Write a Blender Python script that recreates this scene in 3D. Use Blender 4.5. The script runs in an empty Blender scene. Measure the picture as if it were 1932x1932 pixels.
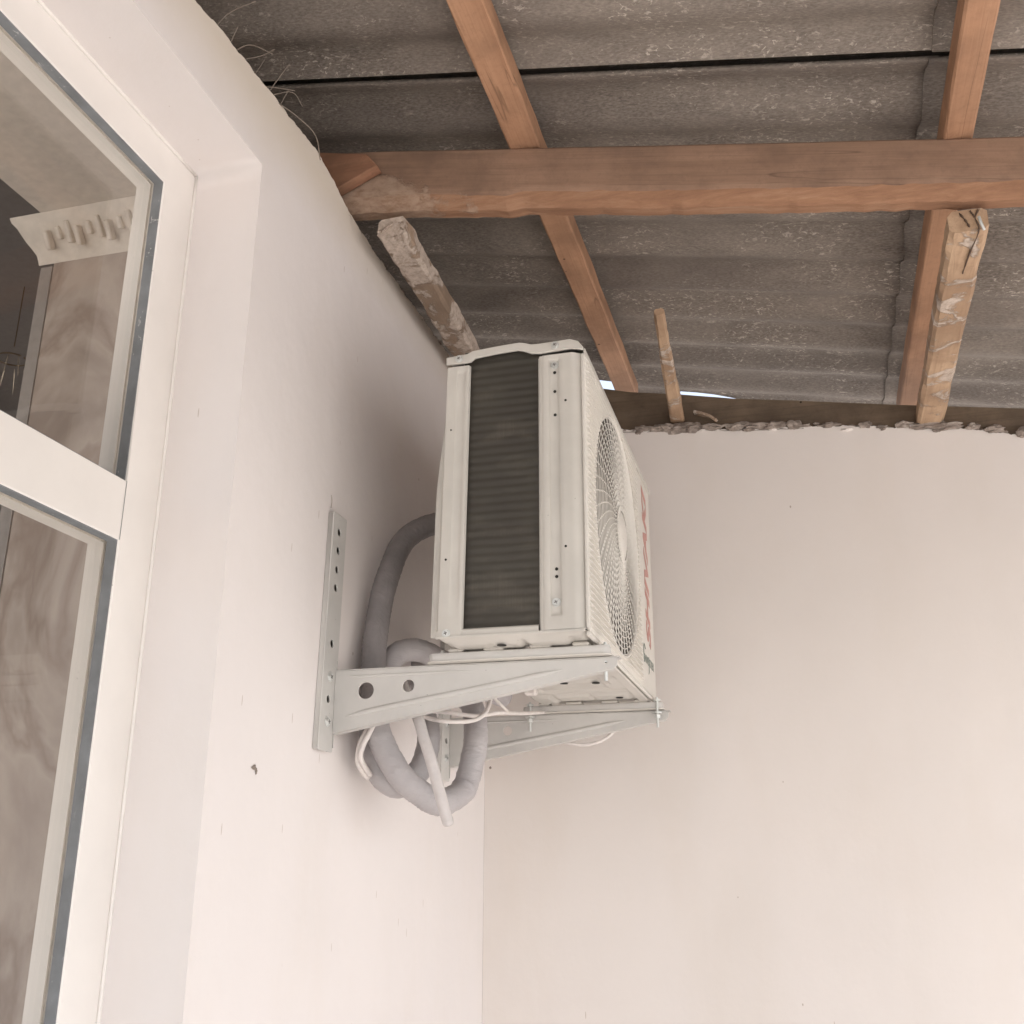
import bpy, bmesh, math, random
from mathutils import Vector, Matrix, noise
random.seed(7)
sc = bpy.context.scene
col = sc.collection

# ---------------------------------------------------------------- camera, sky, sun, exposure
def make_camera():
    pitch, yaw, roll = math.radians(18.785), math.radians(-15.512), math.radians(0.171)
    fw = Vector((math.sin(yaw)*math.cos(pitch), math.cos(yaw)*math.cos(pitch), math.sin(pitch)))
    rt = Vector((math.cos(yaw), -math.sin(yaw), 0)); up = rt.cross(fw)
    r2 = math.cos(roll)*rt + math.sin(roll)*up; u2 = -math.sin(roll)*rt + math.cos(roll)*up
    cd = bpy.data.cameras.new('camera'); cd.sensor_width = 36; cd.lens = 36*2006.66/1932
    cd.clip_start = 0.01; cd.clip_end = 3000
    co = bpy.data.objects.new('camera', cd); col.objects.link(co)
    m = Matrix.Identity(4)
    for i in range(3):
        m[i][0], m[i][1], m[i][2] = r2[i], u2[i], -fw[i]
    co.matrix_world = m
    sc.camera = co
make_camera()
SUN_EL, SUN_AZ = math.radians(52), math.radians(128)   # azimuth clockwise from +y
w = bpy.data.worlds.new("World"); sc.world = w; w.use_nodes = True
nt = w.node_tree; bg = nt.nodes['Background']
sky = nt.nodes.new('ShaderNodeTexSky'); sky.sky_type = 'NISHITA'; sky.sun_disc = False
sky.sun_elevation = SUN_EL; sky.sun_rotation = SUN_AZ; sky.dust_density = 3.0; sky.air_density = 1.0
hz = nt.nodes.new('ShaderNodeHueSaturation'); hz.inputs['Saturation'].default_value = .5; hz.inputs['Value'].default_value = 1.75   # white hazy sky
nt.links.new(sky.outputs[0], hz.inputs['Color']); nt.links.new(hz.outputs[0], bg.inputs[0]); bg.inputs[1].default_value = 0.14
sl = bpy.data.lights.new('sun', 'SUN'); sl.energy = 4.0; sl.angle = math.radians(0.5); sl.color = (1, .95, .88)
so = bpy.data.objects.new('sun', sl); col.objects.link(so)
sd = Vector((math.sin(SUN_AZ)*math.cos(SUN_EL), math.cos(SUN_AZ)*math.cos(SUN_EL), math.sin(SUN_EL)))
so.rotation_euler = (-sd).to_track_quat('-Z', 'Y').to_euler(); so.location = sd*20
sc.view_settings.view_transform = 'Standard'; sc.view_settings.look = 'None'
sc.view_settings.exposure = 0.80; sc.view_settings.gamma = 1; sc.view_settings.use_curve_mapping = False
sc.cycles.max_bounces = 10; sc.cycles.diffuse_bounces = 6; sc.cycles.use_denoising = True
GROUND = -1.9

# ---------------------------------------------------------------- materials
class NT:
    def __init__(s, name, rough=.6, base=(.5, .5, .5), metal=0, spec=.5):
        s.m = bpy.data.materials.new(name); s.m.use_nodes = True; s.t = s.m.node_tree
        s.b = s.t.nodes['Principled BSDF']
        s.b.inputs['Base Color'].default_value = (*base, 1); s.b.inputs['Roughness'].default_value = rough
        s.b.inputs['Metallic'].default_value = metal; s.b.inputs['Specular IOR Level'].default_value = spec
        s.co = None
    def n(s, typ, **k):
        x = s.t.nodes.new(typ)
        for a, v in k.items():
            if a in x.inputs.keys(): x.inputs[a].default_value = v
            else: setattr(x, a, v)
        return x
    def l(s, a, b): s.t.links.new(a, b)
    def coord(s, scale=(1, 1, 1)):
        if not s.co: s.co = s.n('ShaderNodeTexCoord')
        mp = s.n('ShaderNodeMapping'); mp.inputs['Scale'].default_value = scale
        s.l(s.co.outputs['Object'], mp.inputs[0]); return mp.outputs[0]
    def noise(s, scale, detail=4, rough=.55, stretch=(1, 1, 1), dist=0):
        x = s.n('ShaderNodeTexNoise'); x.inputs['Scale'].default_value = scale; x.inputs['Detail'].default_value = detail
        x.inputs['Roughness'].default_value = rough; x.inputs['Distortion'].default_value = dist
        s.l(s.coord(stretch), x.inputs['Vector']); return x.outputs['Fac']
    def vor(s, scale, stretch=(1, 1, 1), rnd=1.0):
        x = s.n('ShaderNodeTexVoronoi'); x.inputs['Scale'].default_value = scale; x.inputs['Randomness'].default_value = rnd
        s.l(s.coord(stretch), x.inputs['Vector']); return x
    def ramp(s, fac, stops):
        r = s.n('ShaderNodeValToRGB'); e = r.color_ramp.elements
        while len(e) < len(stops): e.new(.5)
        for i, (p, c) in enumerate(stops):
            e[i].position = p; e[i].color = (*c, 1) if len(c) == 3 else c
        s.l(fac, r.inputs[0]); return r.outputs[0]
    def mix(s, fac, a, b, typ='MIX'):
        x = s.n('ShaderNodeMix', data_type='RGBA', blend_type=typ)
        for i, v in ((0, fac), (6, a), (7, b)):
            if hasattr(v, 'is_output'): s.l(v, x.inputs[i])
            elif i == 0: x.inputs[0].default_value = v
            else: x.inputs[i].default_value = (*v, 1)
        return x.outputs[2]
    def math(s, op, a, b=0.0):
        x = s.n('ShaderNodeMath', operation=op)
        for i, v in enumerate((a, b)):
            if hasattr(v, 'is_output'): s.l(v, x.inputs[i])
            else: x.inputs[i].default_value = v
        return x.outputs[0]
    def base(s, c): s.l(c, s.b.inputs['Base Color']); return s
    def bump(s, h, strength=.3, dist=.002):
        x = s.n('ShaderNodeBump'); x.inputs['Strength'].default_value = strength; x.inputs['Distance'].default_value = dist
        s.l(h, x.inputs['Height'])
        prev = s.b.inputs['Normal'].links
        if prev: s.l(prev[0].from_socket, x.inputs['Normal'])
        s.l(x.outputs[0], s.b.inputs['Normal']); return s

def specks(s, c, scale, stretch, thr, size, colour):
    """sparse small dark marks: voronoi cells, only some of them carry a mark"""
    v = s.vor(scale, stretch)
    near = s.math('LESS_THAN', v.outputs['Distance'], size)
    sep = s.n('ShaderNodeSeparateColor'); s.l(v.outputs['Color'], sep.inputs[0])
    pick = s.math('GREATER_THAN', sep.outputs[0], thr)
    return s.mix(s.math('MULTIPLY', near, pick), c, colour)

def plaster(name, tint, bare=None):
    s = NT(name, .85, tint, spec=.2)
    big = s.noise(1.6, 3)
    c = s.ramp(big, [(.3, tuple(x*.95 for x in tint)), (.7, tint)])
    st = s.ramp(s.noise(4, 5, stretch=(1, 1, .35)), [(.5, (0, 0, 0)), (.75, (1, 1, 1))])
    c = s.mix(s.math('MULTIPLY', st, .16), c, (tint[0]*.82, tint[1]*.76, tint[2]*.66))
    c = specks(s, c, 13, (1, 1, .6), .80, .032, (tint[0]*.6, tint[1]*.55, tint[2]*.5))
    c = specks(s, c, 7, (5, 5, .6), .86, .045, (tint[0]*.68, tint[1]*.63, tint[2]*.58))
    cl = s.ramp(s.noise(.9, 4, .6), [(.4, (0, 0, 0)), (.65, (1, 1, 1))])
    c = s.mix(s.math('MULTIPLY', cl, .10), c, (tint[0]*.86, tint[1]*.80, tint[2]*.76))
    tr = s.ramp(s.noise(2.2, 5, .6, (1, 1, .25), .6), [(.48, (0, 0, 0)), (.62, (1, 1, 1))])
    c = s.mix(s.math('MULTIPLY', tr, .10), c, (min(1, tint[0]*1.08), min(1, tint[1]*1.07), min(1, tint[2]*1.08)))
    if bare:                                              # unpainted tan plaster along the wall head
        tc = s.n('ShaderNodeTexCoord'); sx = s.n('ShaderNodeSeparateXYZ'); s.l(tc.outputs['Object'], sx.inputs[0])
        hgt = s.math('ADD', sx.outputs[2], s.math('MULTIPLY', s.noise(7, 5, .6), .05))
        mr = s.n('ShaderNodeMapRange'); s.l(hgt, mr.inputs[0]); mr.inputs[1].default_value = bare[0]; mr.inputs[2].default_value = bare[1]
        c = s.mix(s.math('MULTIPLY', mr.outputs[0], .75), c, (.62, .55, .455))
    s.base(c)
    s.bump(s.noise(3.5, 4), .4, .014); s.bump(s.noise(14, 4, .6, (1, 1, .4)), .25, .004); s.bump(s.noise(90, 5, .7), .22, .0012)
    return s.m
PLASTER_L = plaster('house_plaster', (.748, .706, .69), (1.43, 1.57))
PLASTER_B = plaster('yard_plaster', (.735, .685, .65))
def mortar():
    s = NT('mortar', .95, spec=.1)
    s.base(s.ramp(s.noise(30, 6, .65), [(.3, (.16, .13, .11)), (.55, (.33, .28, .245)), (.72, (.56, .5, .44))]))
    s.bump(s.noise(60, 6, .7), .8, .006); return s.m
MORTAR = mortar()
def asbestos():
    s = NT('cement_sheet', .9, spec=.15)
    c = s.ramp(s.noise(4.5, 8, .68, (.6, 1, 1), .5), [(.28, (.105, .088, .076)), (.5, (.170, .145, .126)), (.72, (.245, .21, .18))])
    c = s.mix(s.math('MULTIPLY', s.ramp(s.noise(260, 3, .6, (.35, 1, 1)), [(.35, (0, 0, 0)), (.75, (1, 1, 1))]), .5), c, (.40, .35, .30))
    fl = s.ramp(s.noise(95, 4, .7, (.55, 1, 1), .8), [(.57, (0, 0, 0)), (.63, (1, 1, 1))])
    area = s.ramp(s.noise(5, 4, .6), [(.42, (0, 0, 0)), (.62, (1, 1, 1))])
    c = s.mix(s.math('MULTIPLY', s.math('MULTIPLY', fl, area), .75), c, (.56, .50, .43))
    fl2 = s.ramp(s.noise(38, 6, .75, (.7, 1, 1), .5), [(.60, (0, 0, 0)), (.66, (1, 1, 1))])
    c = s.mix(s.math('MULTIPLY', s.math('MULTIPLY', fl2, area), .55), c, (.46, .405, .345))
    dk = s.ramp(s.noise(3.2, 5, .6, (.4, 1.4, 1)), [(.5, (0, 0, 0)), (.72, (1, 1, 1))])
    c = s.mix(s.math('MULTIPLY', dk, .45), c, (.12, .10, .09))
    s.base(c); s.bump(s.noise(120, 5, .7), .6, .002); s.bump(s.noise(16, 4, .6), .4, .004)
    return s.m
SHEET = asbestos()
def lime_end(s, c, limex):
    tc = s.n('ShaderNodeTexCoord'); sx = s.n('ShaderNodeSeparateXYZ'); s.l(tc.outputs['Object'], sx.inputs[0])
    mr = s.n('ShaderNodeMapRange'); s.l(sx.outputs[0], mr.inputs[0])
    mr.inputs[1].default_value = limex[0]; mr.inputs[2].default_value = limex[1]; mr.inputs[3].default_value = .62; mr.inputs[4].default_value = -.05
    hz_ = s.math('ADD', sx.outputs[2], s.math('MULTIPLY', sx.outputs[0], .1772))         # height across the sloping beam
    m2 = s.n('ShaderNodeMapRange'); s.l(hz_, m2.inputs[0]); m2.inputs[1].default_value = 1.44; m2.inputs[2].default_value = 1.56; m2.inputs[3].default_value = .26; m2.inputs[4].default_value = -.22
    tcn = s.n('ShaderNodeTexNoise'); s.l(tc.outputs['Object'], tcn.inputs['Vector']); tcn.inputs['Scale'].default_value = 9; tcn.inputs['Detail'].default_value = 7; tcn.inputs['Roughness'].default_value = .65
    f = s.math('ADD', s.math('ADD', mr.outputs[0], m2.outputs[0]), tcn.outputs['Fac'])
    m = s.ramp(f, [(.86, (0, 0, 0)), (.93, (1, 1, 1))])
    lc = s.ramp(s.noise(60, 6, .7, (.5, 1, 1)), [(.3, (.24, .155, .105)), (.62, (.41, .30, .225))])
    s.bump(m, .7, .004)
    return s.mix(s.math('MULTIPLY', m, .8), c, lc)
def wood(name, axis, a, b, dark, limed=0.0, tilt=0.0, limex=None):
    s = NT(name, .75, spec=.2)
    if tilt:
        s.co = s.n('ShaderNodeTexCoord'); mp = s.n('ShaderNodeMapping'); mp.inputs['Rotation'].default_value = (0, -tilt, 0)
        s.l(s.co.outputs['Object'], mp.inputs[0])
        class C: outputs = {'Object': mp.outputs[0]}
        s.co = C
    st = [1, 1, 1]; st[axis] = .045
    st2 = [1, 1, 1]; st2[axis] = .025
    g = s.noise(34, 6, .6, tuple(st), .15)
    c = s.ramp(g, [(.28, a), (.5, tuple((x+y)/2 for x, y in zip(a, b))), (.74, b)])
    fine = s.ramp(s.noise(170, 3, .6, tuple(st2)), [(.35, (0, 0, 0)), (.5, (1, 1, 1))])
    c = s.mix(s.math('MULTIPLY', s.math('SUBTRACT', 1.0, fine), .25), c, dark)
    mot = s.ramp(s.noise(55, 6, .75), [(.5, (0, 0, 0)), (.68, (1, 1, 1))])
    c = s.mix(s.math('MULTIPLY', mot, .3), c, dark)
    blot = s.ramp(s.noise(5, 5, .6), [(.42, (0, 0, 0)), (.62, (1, 1, 1))])
    c = s.mix(s.math('MULTIPLY', blot, .6), c, dark)
    st3 = [1.4, 1.4, 1.4]; st3[axis] = .12
    st3[axis] = .05
    cr = s.ramp(s.noise(9, 2, .5, tuple(st3), 0), [(.4975, (0, 0, 0)), (.5, (1, 1, 1)), (.5025, (0, 0, 0))])
    crm = s.ramp(s.noise(2.3, 2), [(.5, (0, 0, 0)), (.55, (1, 1, 1))])
    c = s.mix(s.math('MULTIPLY', s.math('MULTIPLY', cr, crm), .5), c, tuple(x*.4 for x in dark))
    c = specks(s, c, 14, (1, 1, 1), .8, .06, tuple(x*.5 for x in dark))
    if limed:
        lm = s.ramp(s.noise(11, 7, .68, dist=.7), [(limed, (0, 0, 0)), (limed+.05, (1, 1, 1))])
        lc = s.ramp(s.noise(70, 5, .7), [(.3, (.33, .265, .215)), (.62, (.60, .51, .44))])
        c = s.mix(s.math('MULTIPLY', lm, .92), c, lc)
        s.bump(lm, .8, .004)
    if limex:
        c = lime_end(s, c, limex)
    s.base(c); s.bump(g, .5, .003); s.bump(s.noise(170, 3, .6, tuple(st2)), .35, .0015)
    return s.m
WOOD_X = wood('beam_wood', 0, (.25, .155, .105), (.345, .218, .152), (.165, .105, .075), tilt=.1755, limex=(-1.05, -.66))
WOOD_Y = wood('batten_wood', 1, (.36, .198, .118), (.47, .272, .167), (.22, .125, .078))
WOOD_LIMED = wood('limed_wood', 1, (.30, .215, .155), (.40, .30, .225), (.20, .145, .105), limed=.44)
WOOD_PALE = wood('pale_wood', 1, (.38, .255, .165), (.54, .385, .26), (.24, .15, .095), limed=.55)
WOOD_DARK = wood('dark_wood', 0, (.13, .095, .065), (.21, .155, .11), (.08, .06, .045))
WOOD_RED = wood('red_wood', 0, (.27, .13, .08), (.37, .19, .115), (.17, .095, .06))
def bark():
    s = NT('rough_edge_wood', .85, spec=.15)
    c = s.ramp(s.noise(30, 7, .75, (.10, 1, 1), .3), [(.3, (.22, .12, .075)), (.5, (.30, .165, .10)), (.66, (.37, .225, .145)), (.8, (.29, .155, .095))])
    s.base(lime_end(s, c, (-1.05, -.66)))
    s.bump(s.noise(45, 6, .7, (.2, 1, 1)), .9, .006); return s.m
BARK = bark()
def painted(name, base, rough=.42, dirt=.12, bumpy=.05):
    s = NT(name, rough, base, spec=.45)
    c = s.ramp(s.noise(6, 5, .6), [(.35, tuple(x*(1-dirt) for x in base)), (.65, base)])
    c = specks(s, c, 70, (1, 1, 1), .93, .09, tuple(x*.6 for x in base))
    s.base(c); s.bump(s.noise(220, 2), bumpy, .0006); return s.m
CASING = painted('casing_paint', (.57, .545, .50))
FRONT = painted('front_plastic', (.66, .63, .58), .5)
BRACKET = painted('bracket_paint', (.56, .545, .52), .45, .12)
UPVC = painted('window_plastic', (.78, .745, .71), .35, .05)
INNERUPVC = painted('inner_plastic', (.76, .73, .70), .4, .05)
def plain(name, base, rough=.6, metal=0, spec=.4):
    s = NT(name, rough, base, metal, spec)
    s.base(s.ramp(s.noise(40, 4), [(.3, tuple(x*.86 for x in base)), (.7, base)])); return s.m
STEEL = plain('zinc_steel', (.66, .67, .65), .35, .45)
SLOT = plain('screw_slot', (.16, .15, .14), .7)
DARKHOLE = plain('dark_recess', (.03, .028, .025), .9)
CABLE = plain('white_cable', (.72, .67, .64), .45)
TAPE = plain('pale_plastic_strip', (.58, .545, .53), .5)
FAN = plain('fan_plastic', (.30, .27, .235), .5)
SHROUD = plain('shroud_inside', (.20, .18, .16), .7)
RED = plain('red_print', (.53, .27, .235), .5)
GREEN = plain('green_print', (.27, .30, .27), .5)
RUBBER = plain('rubber_foot', (.12, .12, .12), .8)
BRASS = plain('brass', (.16, .11, .07), .4, .6)
SPLITM = plain('wood_split', (.10, .065, .045), .9)
GROUNDM = None
def gasket():
    s = NT('window_gasket', .6, spec=.4)
    c = s.ramp(s.noise(20, 4), [(.3, (.15, .155, .16)), (.7, (.21, .22, .23))])
    k = s.ramp(s.noise(60, 5, .75, dist=1.2), [(.63, (0, 0, 0)), (.67, (1, 1, 1))])
    k2 = s.ramp(s.noise(4, 3), [(.5, (0, 0, 0)), (.6, (1, 1, 1))])
    s.base(s.mix(s.math('MULTIPLY', k, k2), c, (.55, .53, .5))); return s.m
GASKET = gasket()
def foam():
    s = NT('pipe_foam_shade', .62, spec=.3)
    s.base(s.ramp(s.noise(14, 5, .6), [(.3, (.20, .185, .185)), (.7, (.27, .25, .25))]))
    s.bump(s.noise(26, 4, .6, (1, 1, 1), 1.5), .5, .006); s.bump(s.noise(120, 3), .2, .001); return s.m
FOAM_SHADE = foam()
def foam2():
    s = NT('taped_foam_lit', .5, spec=.35)
    s.base(s.ramp(s.noise(9, 5, .6), [(.3, (.37, .345, .35)), (.7, (.44, .415, .415))]))
    s.bump(s.noise(40, 4, .65, (.35, .35, 1.6), 1.4), .55, .005); return s.m
FOAM2 = foam2()
def coilm():
    s = NT('coil_fins', .5, spec=.3)
    c = s.ramp(s.noise(8, 4, stretch=(1, 1, .4)), [(.3, (.046, .041, .034)), (.7, (.062, .056, .045))])
    fin = s.noise(300, 2, .5, (1, 1, .03))
    wv = s.n('ShaderNodeTexWave', wave_type='BANDS', bands_direction='X'); wv.inputs['Scale'].default_value = 200
    s.l(s.coord(), wv.inputs['Vector'])
    tb = s.n('ShaderNodeTexNoise'); rowp = s.coord((.15, .15, 1)); s.l(rowp, tb.inputs['Vector']); tb.inputs['Scale'].default_value = 26; tb.inputs['Detail'].default_value = 2
    c = s.mix(s.math('MULTIPLY', s.ramp(tb.outputs['Fac'], [(.42, (1, 1, 1)), (.58, (0, 0, 0))]), .35), c, (.045, .038, .032))
    patch = s.ramp(s.noise(9, 3, stretch=(1, 1, 2.5)), [(.5, (0, 0, 0)), (.66, (1, 1, 1))])
    c = s.mix(s.math('MULTIPLY', s.math('MULTIPLY', fin, patch), .35), c, (.17, .15, .12))
    s.base(c); s.t.nodes.remove(wv); s.bump(fin, .2, .001); return s.m
COIL = coilm()
def glassm():
    m = bpy.data.materials.new('window_glass'); m.use_nodes = True; t = m.node_tree; t.nodes.clear()
    o = t.nodes.new('ShaderNodeOutputMaterial'); mx = t.nodes.new('ShaderNodeMixShader')
    tr = t.nodes.new('ShaderNodeBsdfTransparent'); tr.inputs[0].default_value = (.93, .915, .89, 1)
    gl = t.nodes.new('ShaderNodeBsdfGlossy'); gl.inputs['Roughness'].default_value = .015
    fr = t.nodes.new('ShaderNodeFresnel'); geo = t.nodes.new('ShaderNodeNewGeometry'); ma = t.nodes.new('ShaderNodeMath'); ma.operation = 'MULTIPLY_ADD'
    t.links.new(geo.outputs['Backfacing'], ma.inputs[0]); ma.inputs[1].default_value = 1/1.42-1.42; ma.inputs[2].default_value = 1.42
    t.links.new(ma.outputs[0], fr.inputs[0])
    t.links.new(fr.outputs[0], mx.inputs[0]); t.links.new(tr.outputs[0], mx.inputs[1]); t.links.new(gl.outputs[0], mx.inputs[2])
    t.links.new(mx.outputs[0], o.inputs[0]); return m
GLASS = glassm()
def marble():
    s = NT('wallpaper_stone', .5, spec=.3)
    n1 = s.noise(3.2, 5, .55, (1, 1, .6), .7)
    c = s.ramp(n1, [(.3, (.33, .27, .235)), (.44, (.50, .43, .38)), (.50, (.36, .29, .25)), (.58, (.52, .45, .40)), (.7, (.42, .35, .31))])
    v = s.ramp(s.noise(2.2, 3, .5, (1, 1, .5), .3), [(.495, (0, 0, 0)), (.5, (1, 1, 1)), (.505, (0, 0, 0))])
    s.base(s.mix(s.math('MULTIPLY', v, .10), c, (.62, .54, .47))); return s.m
MARBLE = marble()
ROOMC = plain('room_ceiling_paint', (.80, .74, .67), .8)
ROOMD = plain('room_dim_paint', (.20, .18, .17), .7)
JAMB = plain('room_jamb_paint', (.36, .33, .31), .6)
def groundm():
    s = NT('yard_paving', .9, spec=.1)
    s.base(s.ramp(s.noise(2, 5), [(.3, (.50, .475, .45)), (.7, (.60, .575, .55))])); s.bump(s.noise(30, 4), .3, .01); return s.m
GROUNDM = groundm()

# ---------------------------------------------------------------- helpers
def link(o, parent=None):
    col.objects.link(o)
    if parent: o.parent = parent
    return o
def tag(o, label=None, cat=None, group=None, kind=None):
    for k, v in (('label', label), ('category', cat), ('group', group), ('kind', kind)):
        if v: o[k] = v
    return o
def thing(name, label, cat, loc=(0, 0, 0), group=None):
    o = bpy.data.objects.new(name, None); o.empty_display_size = .05; col.objects.link(o)
    return tag(o, label, cat, group)          # parts carry place coordinates, the Empty stays at the origin of the place
def mesh(name, vs, fs, mat, parent=None, smooth=False, kind=None):
    me = bpy.data.meshes.new(name); me.from_pydata([tuple(v) for v in vs], [], fs); me.validate(); me.update()
    if mat: me.materials.append(mat)
    if smooth: me.polygons.foreach_set('use_smooth', [True]*len(me.polygons))
    o = link(bpy.data.objects.new(name, me), parent)
    if kind: o['kind'] = kind
    return o
def from_bm(name, bm, mat, parent=None, smooth=False, kind=None):
    bmesh.ops.recalc_face_normals(bm, faces=bm.faces)
    me = bpy.data.meshes.new(name); bm.to_mesh(me); bm.free()
    for m in (mat if isinstance(mat, (list, tuple)) else [mat]): me.materials.append(m)
    if smooth: me.polygons.foreach_set('use_smooth', [True]*len(me.polygons))
    o = link(bpy.data.objects.new(name, me), parent)
    if kind: o['kind'] = kind
    return o
def bm_box(bm, lo, hi, bev=0, rot=None, seg=1):
    g = bmesh.ops.create_cube(bm, size=1); vs = g['verts']
    c = [(a+b)/2 for a, b in zip(lo, hi)]; s = [abs(b-a) for a, b in zip(lo, hi)]
    bmesh.ops.scale(bm, vec=s, verts=vs)
    if rot: bmesh.ops.rotate(bm, cent=(0, 0, 0), matrix=rot, verts=vs)
    bmesh.ops.translate(bm, vec=c, verts=vs)
    if bev:
        es = list({e for v in vs for e in v.link_edges})
        bmesh.ops.bevel(bm, geom=es, offset=bev, segments=seg, affect='EDGES', profile=.5)
def box(name, lo, hi, mat, parent=None, bev=0, rot=None, seg=1):
    bm = bmesh.new(); bm_box(bm, lo, hi, bev, rot, seg); return from_bm(name, bm, mat, parent)
def catmull(pts, n=8):
    P = [Vector(p) for p in pts]; P = [2*P[0]-P[1]] + P + [2*P[-1]-P[-2]]; out = []
    for i in range(1, len(P)-2):
        for k in range(n):
            t = k/n; a, b, c, d = P[i-1:i+3]
            out.append(.5*((2*b)+(c-a)*t+(2*a-5*b+4*c-d)*t*t+(3*b-a-3*c+d)*t**3))
    out.append(P[-2]); return out
def tube_data(pts, rad, seg=12, smooth_n=8, wob=0.0, flat=1.0, cap=True, vs=None, fs=None, closed=False):
    P = catmull(pts, smooth_n) if smooth_n else [Vector(p) for p in pts]
    vs = [] if vs is None else vs; fs = [] if fs is None else fs; b0 = len(vs)
    n = len(P); up = Vector((.13, .21, .97)); prev = None
    for i, p in enumerate(P):
        t = (P[(i+1) % n]-P[i-1]) if closed else (P[min(i+1, n-1)]-P[max(i-1, 0)])
        t = t.normalized()
        if prev is None:
            a = t.cross(up); a = a.normalized() if a.length > .05 else t.cross(Vector((1, 0, 0))).normalized()
        else: a = (prev - t*prev.dot(t)).normalized()
        prev = a; b = t.cross(a)
        r = rad(i/(n-1)) if callable(rad) else rad
        for k in range(seg):
            an = 2*math.pi*k/seg
            rr = r*(1+wob*noise.noise(Vector((i*.9, math.cos(an)*1.3, math.sin(an)*1.3+p.x*7)))) if wob else r
            vs.append(p + a*math.cos(an)*rr + b*math.sin(an)*rr*flat)
    for i in range(n if closed else n-1):
        j = (i+1) % n
        for k in range(seg):
            fs.append((b0+i*seg+k, b0+i*seg+(k+1) % seg, b0+j*seg+(k+1) % seg, b0+j*seg+k))
    if cap and not closed:
        fs.append(tuple(b0+k for k in range(seg))[::-1]); fs.append(tuple(b0+(n-1)*seg+k for k in range(seg)))
    return vs, fs
def tube(name, pts, rad, mat, parent=None, **k):
    vs, fs = tube_data(pts, rad, **k); return mesh(name, vs, fs, mat, parent, True)
def frame_m(origin, ax, ay, az):
    m = Matrix.Identity(4)
    for i in range(3): m[i][0], m[i][1], m[i][2], m[i][3] = ax[i], ay[i], az[i], origin[i]
    return m
def plate(name, outline, holes, thick, M, mat, parent=None, bev=0):
    """filled 2D outline with holes, centred on local z=0, given thickness"""
    cu = bpy.data.curves.new(name, 'CURVE'); cu.dimensions = '2D'; cu.fill_mode = 'BOTH'
    cu.extrude = max(thick/2-bev, 0); cu.bevel_depth = bev; cu.bevel_resolution = 1
    if bev: cu.offset = -bev
    for pts in [outline]+holes:
        sp = cu.splines.new('POLY'); sp.points.add(len(pts)-1); sp.use_cyclic_u = True
        for q, (x, y) in zip(sp.points, pts): q.co = (x, y, 0, 1)
    tmp = bpy.data.objects.new('tmp', cu); col.objects.link(tmp)
    dg = bpy.context.evaluated_depsgraph_get(); me = bpy.data.meshes.new_from_object(tmp.evaluated_get(dg))
    bpy.data.objects.remove(tmp); bpy.data.curves.remove(cu)
    me.transform(M); me.name = name; me.materials.clear(); me.materials.append(mat)
    o = link(bpy.data.objects.new(name, me), parent); return o
def circle(cx, cy, r, n=24): return [(cx+r*math.cos(2*math.pi*i/n), cy+r*math.sin(2*math.pi*i/n)) for i in range(n)]
def rrect(x0, y0, x1, y1, r=0, n=4):
    if not r: return [(x0, y0), (x1, y0), (x1, y1), (x0, y1)]
    o = []
    for cx, cy, a0 in ((x1-r, y0+r, -90), (x1-r, y1-r, 0), (x0+r, y1-r, 90), (x0+r, y0+r, 180)):
        for i in range(n+1):
            a = math.radians(a0+90*i/n); o.append((cx+r*math.cos(a), cy+r*math.sin(a)))
    return o
def field(name, us, ws, f, mat, parent=None, smooth=True, kind=None):
    """grid surface: f(u, w) -> point"""
    vs = [f(u, q) for u in us for q in ws]; n = len(ws)
    fs = [(i*n+j, i*n+j+1, (i+1)*n+j+1, (i+1)*n+j) for i in range(len(us)-1) for j in range(n-1)]
    return mesh(name, vs, fs, mat, parent, smooth, kind)
def lin(a, b, n): return [a+(b-a)*i/(n-1) for i in range(n)]
def interp(t, x):
    if x <= t[0][0]: return t[0][1]
    for (a, u), (b, v) in zip(t, t[1:]):
        if x <= b: return u+(v-u)*(x-a)/(b-a)
    return t[-1][1]
def ss(a, b, x):
    t = max(0, min(1, (x-a)/(b-a))); return t*t*(3-2*t)
def nz(*a): return noise.noise(Vector(a))
XZ = lambda y: frame_m((0, y, 0), (1, 0, 0), (0, 0, 1), (0, -1, 0))       # outline (x, z) on plane y, front towards -y
YZ = lambda x: frame_m((x, 0, 0), (0, 1, 0), (0, 0, 1), (1, 0, 0))        # outline (y, z) on plane x, front towards +x

# ---------------------------------------------------------------- ground
mesh('ground', [(-400, -400, GROUND), (400, -400, GROUND), (400, 400, GROUND), (-400, 400, GROUND)], [(0, 1, 2, 3)], GROUNDM)['kind'] = 'structure'

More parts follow.
